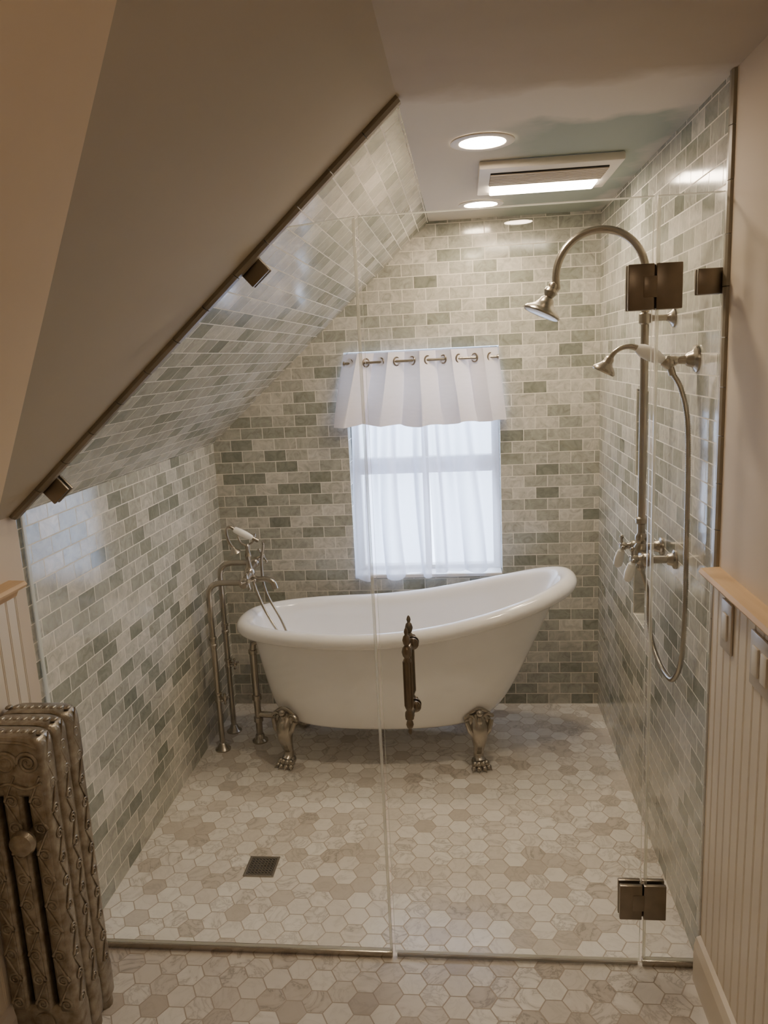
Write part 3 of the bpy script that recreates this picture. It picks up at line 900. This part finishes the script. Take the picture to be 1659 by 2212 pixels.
b.lathe([(.008, -.006), (.012, .0), (.012, .008), (.016, .014), (.026, .024), (.029, .028), (.030, .033), (.027, .036), (.003, .036)], e + Vector((-.068, .008, -.022)), (-.45, .05, -.9), seg=28)
b.make('spray_handle', [M_NICK, M_CERAM], parent=hh, label='nickel spray with white ceramic grip')
hose('hose', [(.512, hy - .004, 1.528), (.530, 1.985, 1.49), (.541, 1.965, 1.42), (.543, 1.953, 1.30), (.543, 1.947, 1.10), (.543, 1.945, .92), (.542, 1.962, .79), (.540, 2.02, .715), (.538, 2.09, .698),
              (.532, 2.16, .715), (.526, 2.215, .76), (.522, 2.235, .83), (.515, 2.228, .90), (.500, 2.222, .95), (rx, ry, .968)], .0072, hh)

# ------------------------------------------------------------------ ceiling fittings
def downlight(x, y, mat, label):
    e = empty('recessed_light', (x, y, ZC), label, 'ceiling light', group='recessed ceiling lights')
    b = B(); R = .084; vs = []; prof = [(R, -.0005), (R, -.004), (R - .008, -.007), (.062, -.005), (.058, .0), (.058, -.0005)]
    seg = 48; fs = []
    for r, z in prof:
        for s in range(seg):
            a = 2 * math.pi * s / seg; vs.append((x + r * math.cos(a), y + r * math.sin(a), ZC + z))
    for i in range(len(prof) - 1):
        for s in range(seg):
            a = i * seg + s; c = i * seg + (s + 1) % seg; fs.append((a, c, c + seg, a + seg))
    b.add(vs, fs); b.make('trim_ring', [M_PLASTIC], parent=e)
    b = B(); b.lathe([(.060, 0), (.060, -.0015), (.045, -.004), (.0, -.005)], (x, y, ZC - .0008), (0, 0, 1), seg=40); b.make('lens', [mat], parent=e)
downlight(.065, 2.196, M_LAMP, 'round recessed ceiling downlight above shower, lit')
downlight(.08, 3.067, M_LAMP, 'round recessed ceiling downlight above bathtub, lit')
downlight(.25, .11, M_LAMP2, 'round recessed ceiling downlight in bathroom, lit')
fan = empty('exhaust_fan', (.2675, 2.60, ZC), 'white rectangular bathroom exhaust fan with lit light panel', 'exhaust fan')
b = B(); b.box((.2675, 2.60, ZC - .0125), (.415, .38, .024), .006); b.make('housing', [M_PLASTIC], parent=fan)
b = B(); b.box((.2675, 2.545, ZC - .026), (.345, .16, .004), .001, 0)  # solid dark plate painted as the shaded recess between the louvres
for k in range(8):
    b.box((.2675, 2.476 + k * .0195, ZC - .0295), (.345, .0125, .004), .001, 1)
b.make('grille', [M_DARK, M_LOUVRE], parent=fan, smooth=False, label='grey louvered vent grille')
b = B(); b.box((.2675, 2.695, ZC - .029), (.335, .105, .012), .005, bseg=3); b.make('light_panel', [M_PANEL], parent=fan, label='glowing frosted light lens')

# ------------------------------------------------------------------ floor drain
fd = empty('floor_drain', (-.694, 2.178, 0), 'square nickel floor drain grate set in mosaic', 'floor drain')
b = B(); b.box((-.694, 2.178, .0012), (.084, .084, .002), 0, 1)  # dark plate painted as the shaded opening under the grate bars
for s in (-1, 1):
    b.box((-.694 + s * .046, 2.178, .0022), (.008, .10, .0035), .001); b.box((-.694, 2.178 + s * .046, .0022), (.084, .008, .0035), .001)
for k in range(8):
    o = -.0385 + k * .011
    b.box((-.694 + o, 2.178, .0026), (.0035, .084, .002), 0); b.box((-.694, 2.178 + o, .0026), (.084, .0035, .002), 0)
b.make('grate', [M_NICK, M_DARK], parent=fd, smooth=False)

# ------------------------------------------------------------------ switches
def plate(y, z, h, w, toggles, label):
    b = B(); x = XR - .012
    b.box((x - .0035, y, z), (.006, w, h), .002)
    o = b.make('light_switch', [M_SWITCH], label=label, category='light switch', group='switches on beadboard')
    for t in range(toggles):
        yy = y + (t - (toggles - 1) / 2) * .045
        c = B(); c.box((x - .008, yy, z), (.005, .03, .06), .002); c.make('rocker', [M_PLASTIC], parent=o)
plate(1.665, .992, .112, .066, 1, 'metal-framed switch plate on beadboard below chair rail')
plate(1.462, .985, .112, .112, 2, 'double switch plate on beadboard below chair rail')

# ------------------------------------------------------------------ radiator
rad = empty('radiator', (-1.035, 1.56, 0), 'ornate old cast-iron radiator in worn silver paint', 'radiator')
def section(yc, front, XC=-1.03):
    b = B(); xs = [XC - .060, XC, XC + .060]; xo = XC + .085
    for i, x in enumerate(xs):
        b.box((x, yc, .40), (.049, .053, .70), .012, bseg=3)
        b.box((x, yc, .42), (.032, .0565, .60), .003, bseg=2)
    out = []
    n = 28
    for k in range(n + 1):
        a = math.pi * k / n
        out.append((XC + .087 * math.copysign(abs(math.cos(a)) ** .40, math.cos(a)), .765 + .060 * abs(math.sin(a)) ** .42))
    out = out + [(XC - .087, .69), (XC - .080, .675), (XC + .080, .675), (XC + .087, .69)]
    def slab(pts, hw):
        c = Vector((sum(p[0] for p in pts) / len(pts), 0, sum(p[1] for p in pts) / len(pts)))
        lay = []
        for f, y in ((.90, -hw), (.97, -hw * .86), (1.0, -hw * .5), (1.0, hw * .5), (.97, hw * .86), (.90, hw)):
            lay.append([Vector((c.x + (p[0] - c.x) * f, yc + y, c.z + (p[1] - c.z) * f)) for p in pts])
        m = len(pts); vs = [p for l in lay for p in l]; fs = []
        for i in range(len(lay) - 1):
            for k in range(m):
                fs.append((i * m + k, i * m + (k + 1) % m, (i + 1) * m + (k + 1) % m, (i + 1) * m + k))
        fs.append(tuple(reversed(range(m)))); fs.append(tuple(range((len(lay) - 1) * m, len(lay) * m)))
        b.add(vs, fs)
    slab(out, .0280)
    b.box((XC, yc, .075), (.174, .055, .110), .014, bseg=3)
    b.tube([(XC, yc - .031, .765), (XC, yc + .031, .765)], .026, 18); b.tube([(XC, yc - .031, .09), (XC, yc + .031, .09)], .026, 18)
    for s in (-1, 1):   # feet
        b.tube(cr([(XC + s * .058, yc, .08), (XC + s * .062, yc, .04), (XC + s * .064, yc, .010), (XC + s * .064, yc, .0)], 4), [.024, .022, .022, .022], 12)
    def spiral(fn, R, turns, s, r0=.0034):
        pts = []
        for k in range(26):
            t = k / 25; a = t * turns * 6.28; r = R * (1 - .85 * t)
            pts.append(fn(s * r * math.cos(a), r * math.sin(a)))
        b.tube(pts, [r0, r0 * .6], 8)
    for z0 in [.14 + .062 * i for i in range(11)]:
        s = 1 if int(round((z0 - .14) / .062)) % 2 else -1
        spiral(lambda u, v: (xo + .0006, yc + u * .9, z0 + v), .014, 1.8, s, .0027)
        b.tube(cr([(xo, yc + s * .012, z0), (xo + .001, yc, z0 + .03), (xo, yc - s * .012, z0 + .058)], 5), .0024, 8)
    # beading on the crest
    for k in range(9):
        b.ell((XC + .074 - k * .0185, yc, .8235), (.0075, .012, .0045), seg=10, rings=6)
    if front:
        yf = yc - .0280
        for x in xs:
            for z0 in [.14 + .066 * i for i in range(9)]:
                s = 1 if int(round((z0 - .14) / .066)) % 2 else -1
                spiral(lambda u, v: (x + u, yf, z0 + v), .016, 1.9, s, .0034)
                b.tube(cr([(x + s * .015, yf, z0), (x, yf - .001, z0 + .032), (x - s * .015, yf, z0 + .062)], 5), .0030, 8)
        for dx, R in ((-.052, .026), (0, .027), (.052, .026)):
            spiral(lambda u, v: (XC + dx + u, yc - .0285, .762 + v), R, 2.2, 1 if dx <= 0 else -1, .0048)
        b.tube(cr([(XC - .078, yc - .028, .715), (XC - .04, yc - .029, .700), (XC, yc - .029, .712), (XC + .04, yc - .029, .700), (XC + .078, yc - .028, .715)], 6), .0040, 8)
        b.tube(cr([(XC - .076, yc - .026, .795), (XC - .05, yc - .028, .808), (XC, yc - .028, .812), (XC + .05, yc - .028, .808), (XC + .076, yc - .026, .795)], 6), .0038, 8)
    b.make('section', [M_RAD], parent=rad, angle=50)
for i, y in enumerate((1.50, 1.561, 1.622)):
    section(y, i == 0)
b = B(); b.lathe([(.010, -.02), (.010, .016), (.026, .018), (.030, .028), (.026, .040), (.012, .048), (.004, .050)], (-.998, 1.472, .585), (0, -1, 0)); b.make('bleed_knob', [M_RAD], parent=rad)

# ------------------------------------------------------------------ world + camera
w = bpy.data.worlds.new('World'); scene.world = w; w.use_nodes = True
nt = w.node_tree; nt.nodes.clear()
o = nt.nodes.new('ShaderNodeOutputWorld')
tc = nd(nt, 'ShaderNodeTexCoord')
sp = nd(nt, 'ShaderNodeSeparateXYZ', {0: tc.outputs['Generated']})
c = ramp(nt, nd(nt, 'ShaderNodeMapRange', {0: sp.outputs[2], 1: -0.4, 2: 0.5}).outputs[0],
         [(0.0, (0.54, 0.66, 1.0, 1)), (0.45, (0.64, 0.77, 1.0, 1)), (1.0, (0.56, 0.69, 1.0, 1))])
bg = nd(nt, 'ShaderNodeBackground', {0: c, 1: 12.0})
nt.links.new(bg.outputs[0], o.inputs[0])
pl = bpy.data.lights.new('window_portal', 'AREA'); pl.shape = 'RECTANGLE'; pl.size = .66; pl.size_y = 1.01
pl.cycles.is_portal = True
po = bpy.data.objects.new('window_portal', pl); COL.objects.link(po)
po.location = ((WX0 + WX1) / 2, YW + .07, (WZ0 + WZ1) / 2); po.rotation_euler = (math.radians(-90), 0, 0)

cd = bpy.data.cameras.new('camera'); cam = bpy.data.objects.new('camera', cd); COL.objects.link(cam)
Xv = Vector((.9939, -.0269, -.1069)); Yv = Vector((.0998, -.1991, .9749))
Yv.normalize(); Xv = (Xv - Yv * Xv.dot(Yv)).normalized(); D = Yv.cross(Xv)
right = Vector((Xv[0], Yv[0], -D[0])); down = Vector((Xv[1], Yv[1], -D[1])); fwd = Vector((Xv[2], Yv[2], -D[2]))
Mx = Matrix((right, -down, -fwd)).transposed().to_4x4()
Mx.translation = Vector((0, 0, 1.6))
cam.matrix_world = Mx
cd.sensor_fit = 'VERTICAL'; cd.sensor_height = 36.0; cd.lens = 1670 / 2212 * 36; cd.clip_start = 0.02
scene.camera = cam
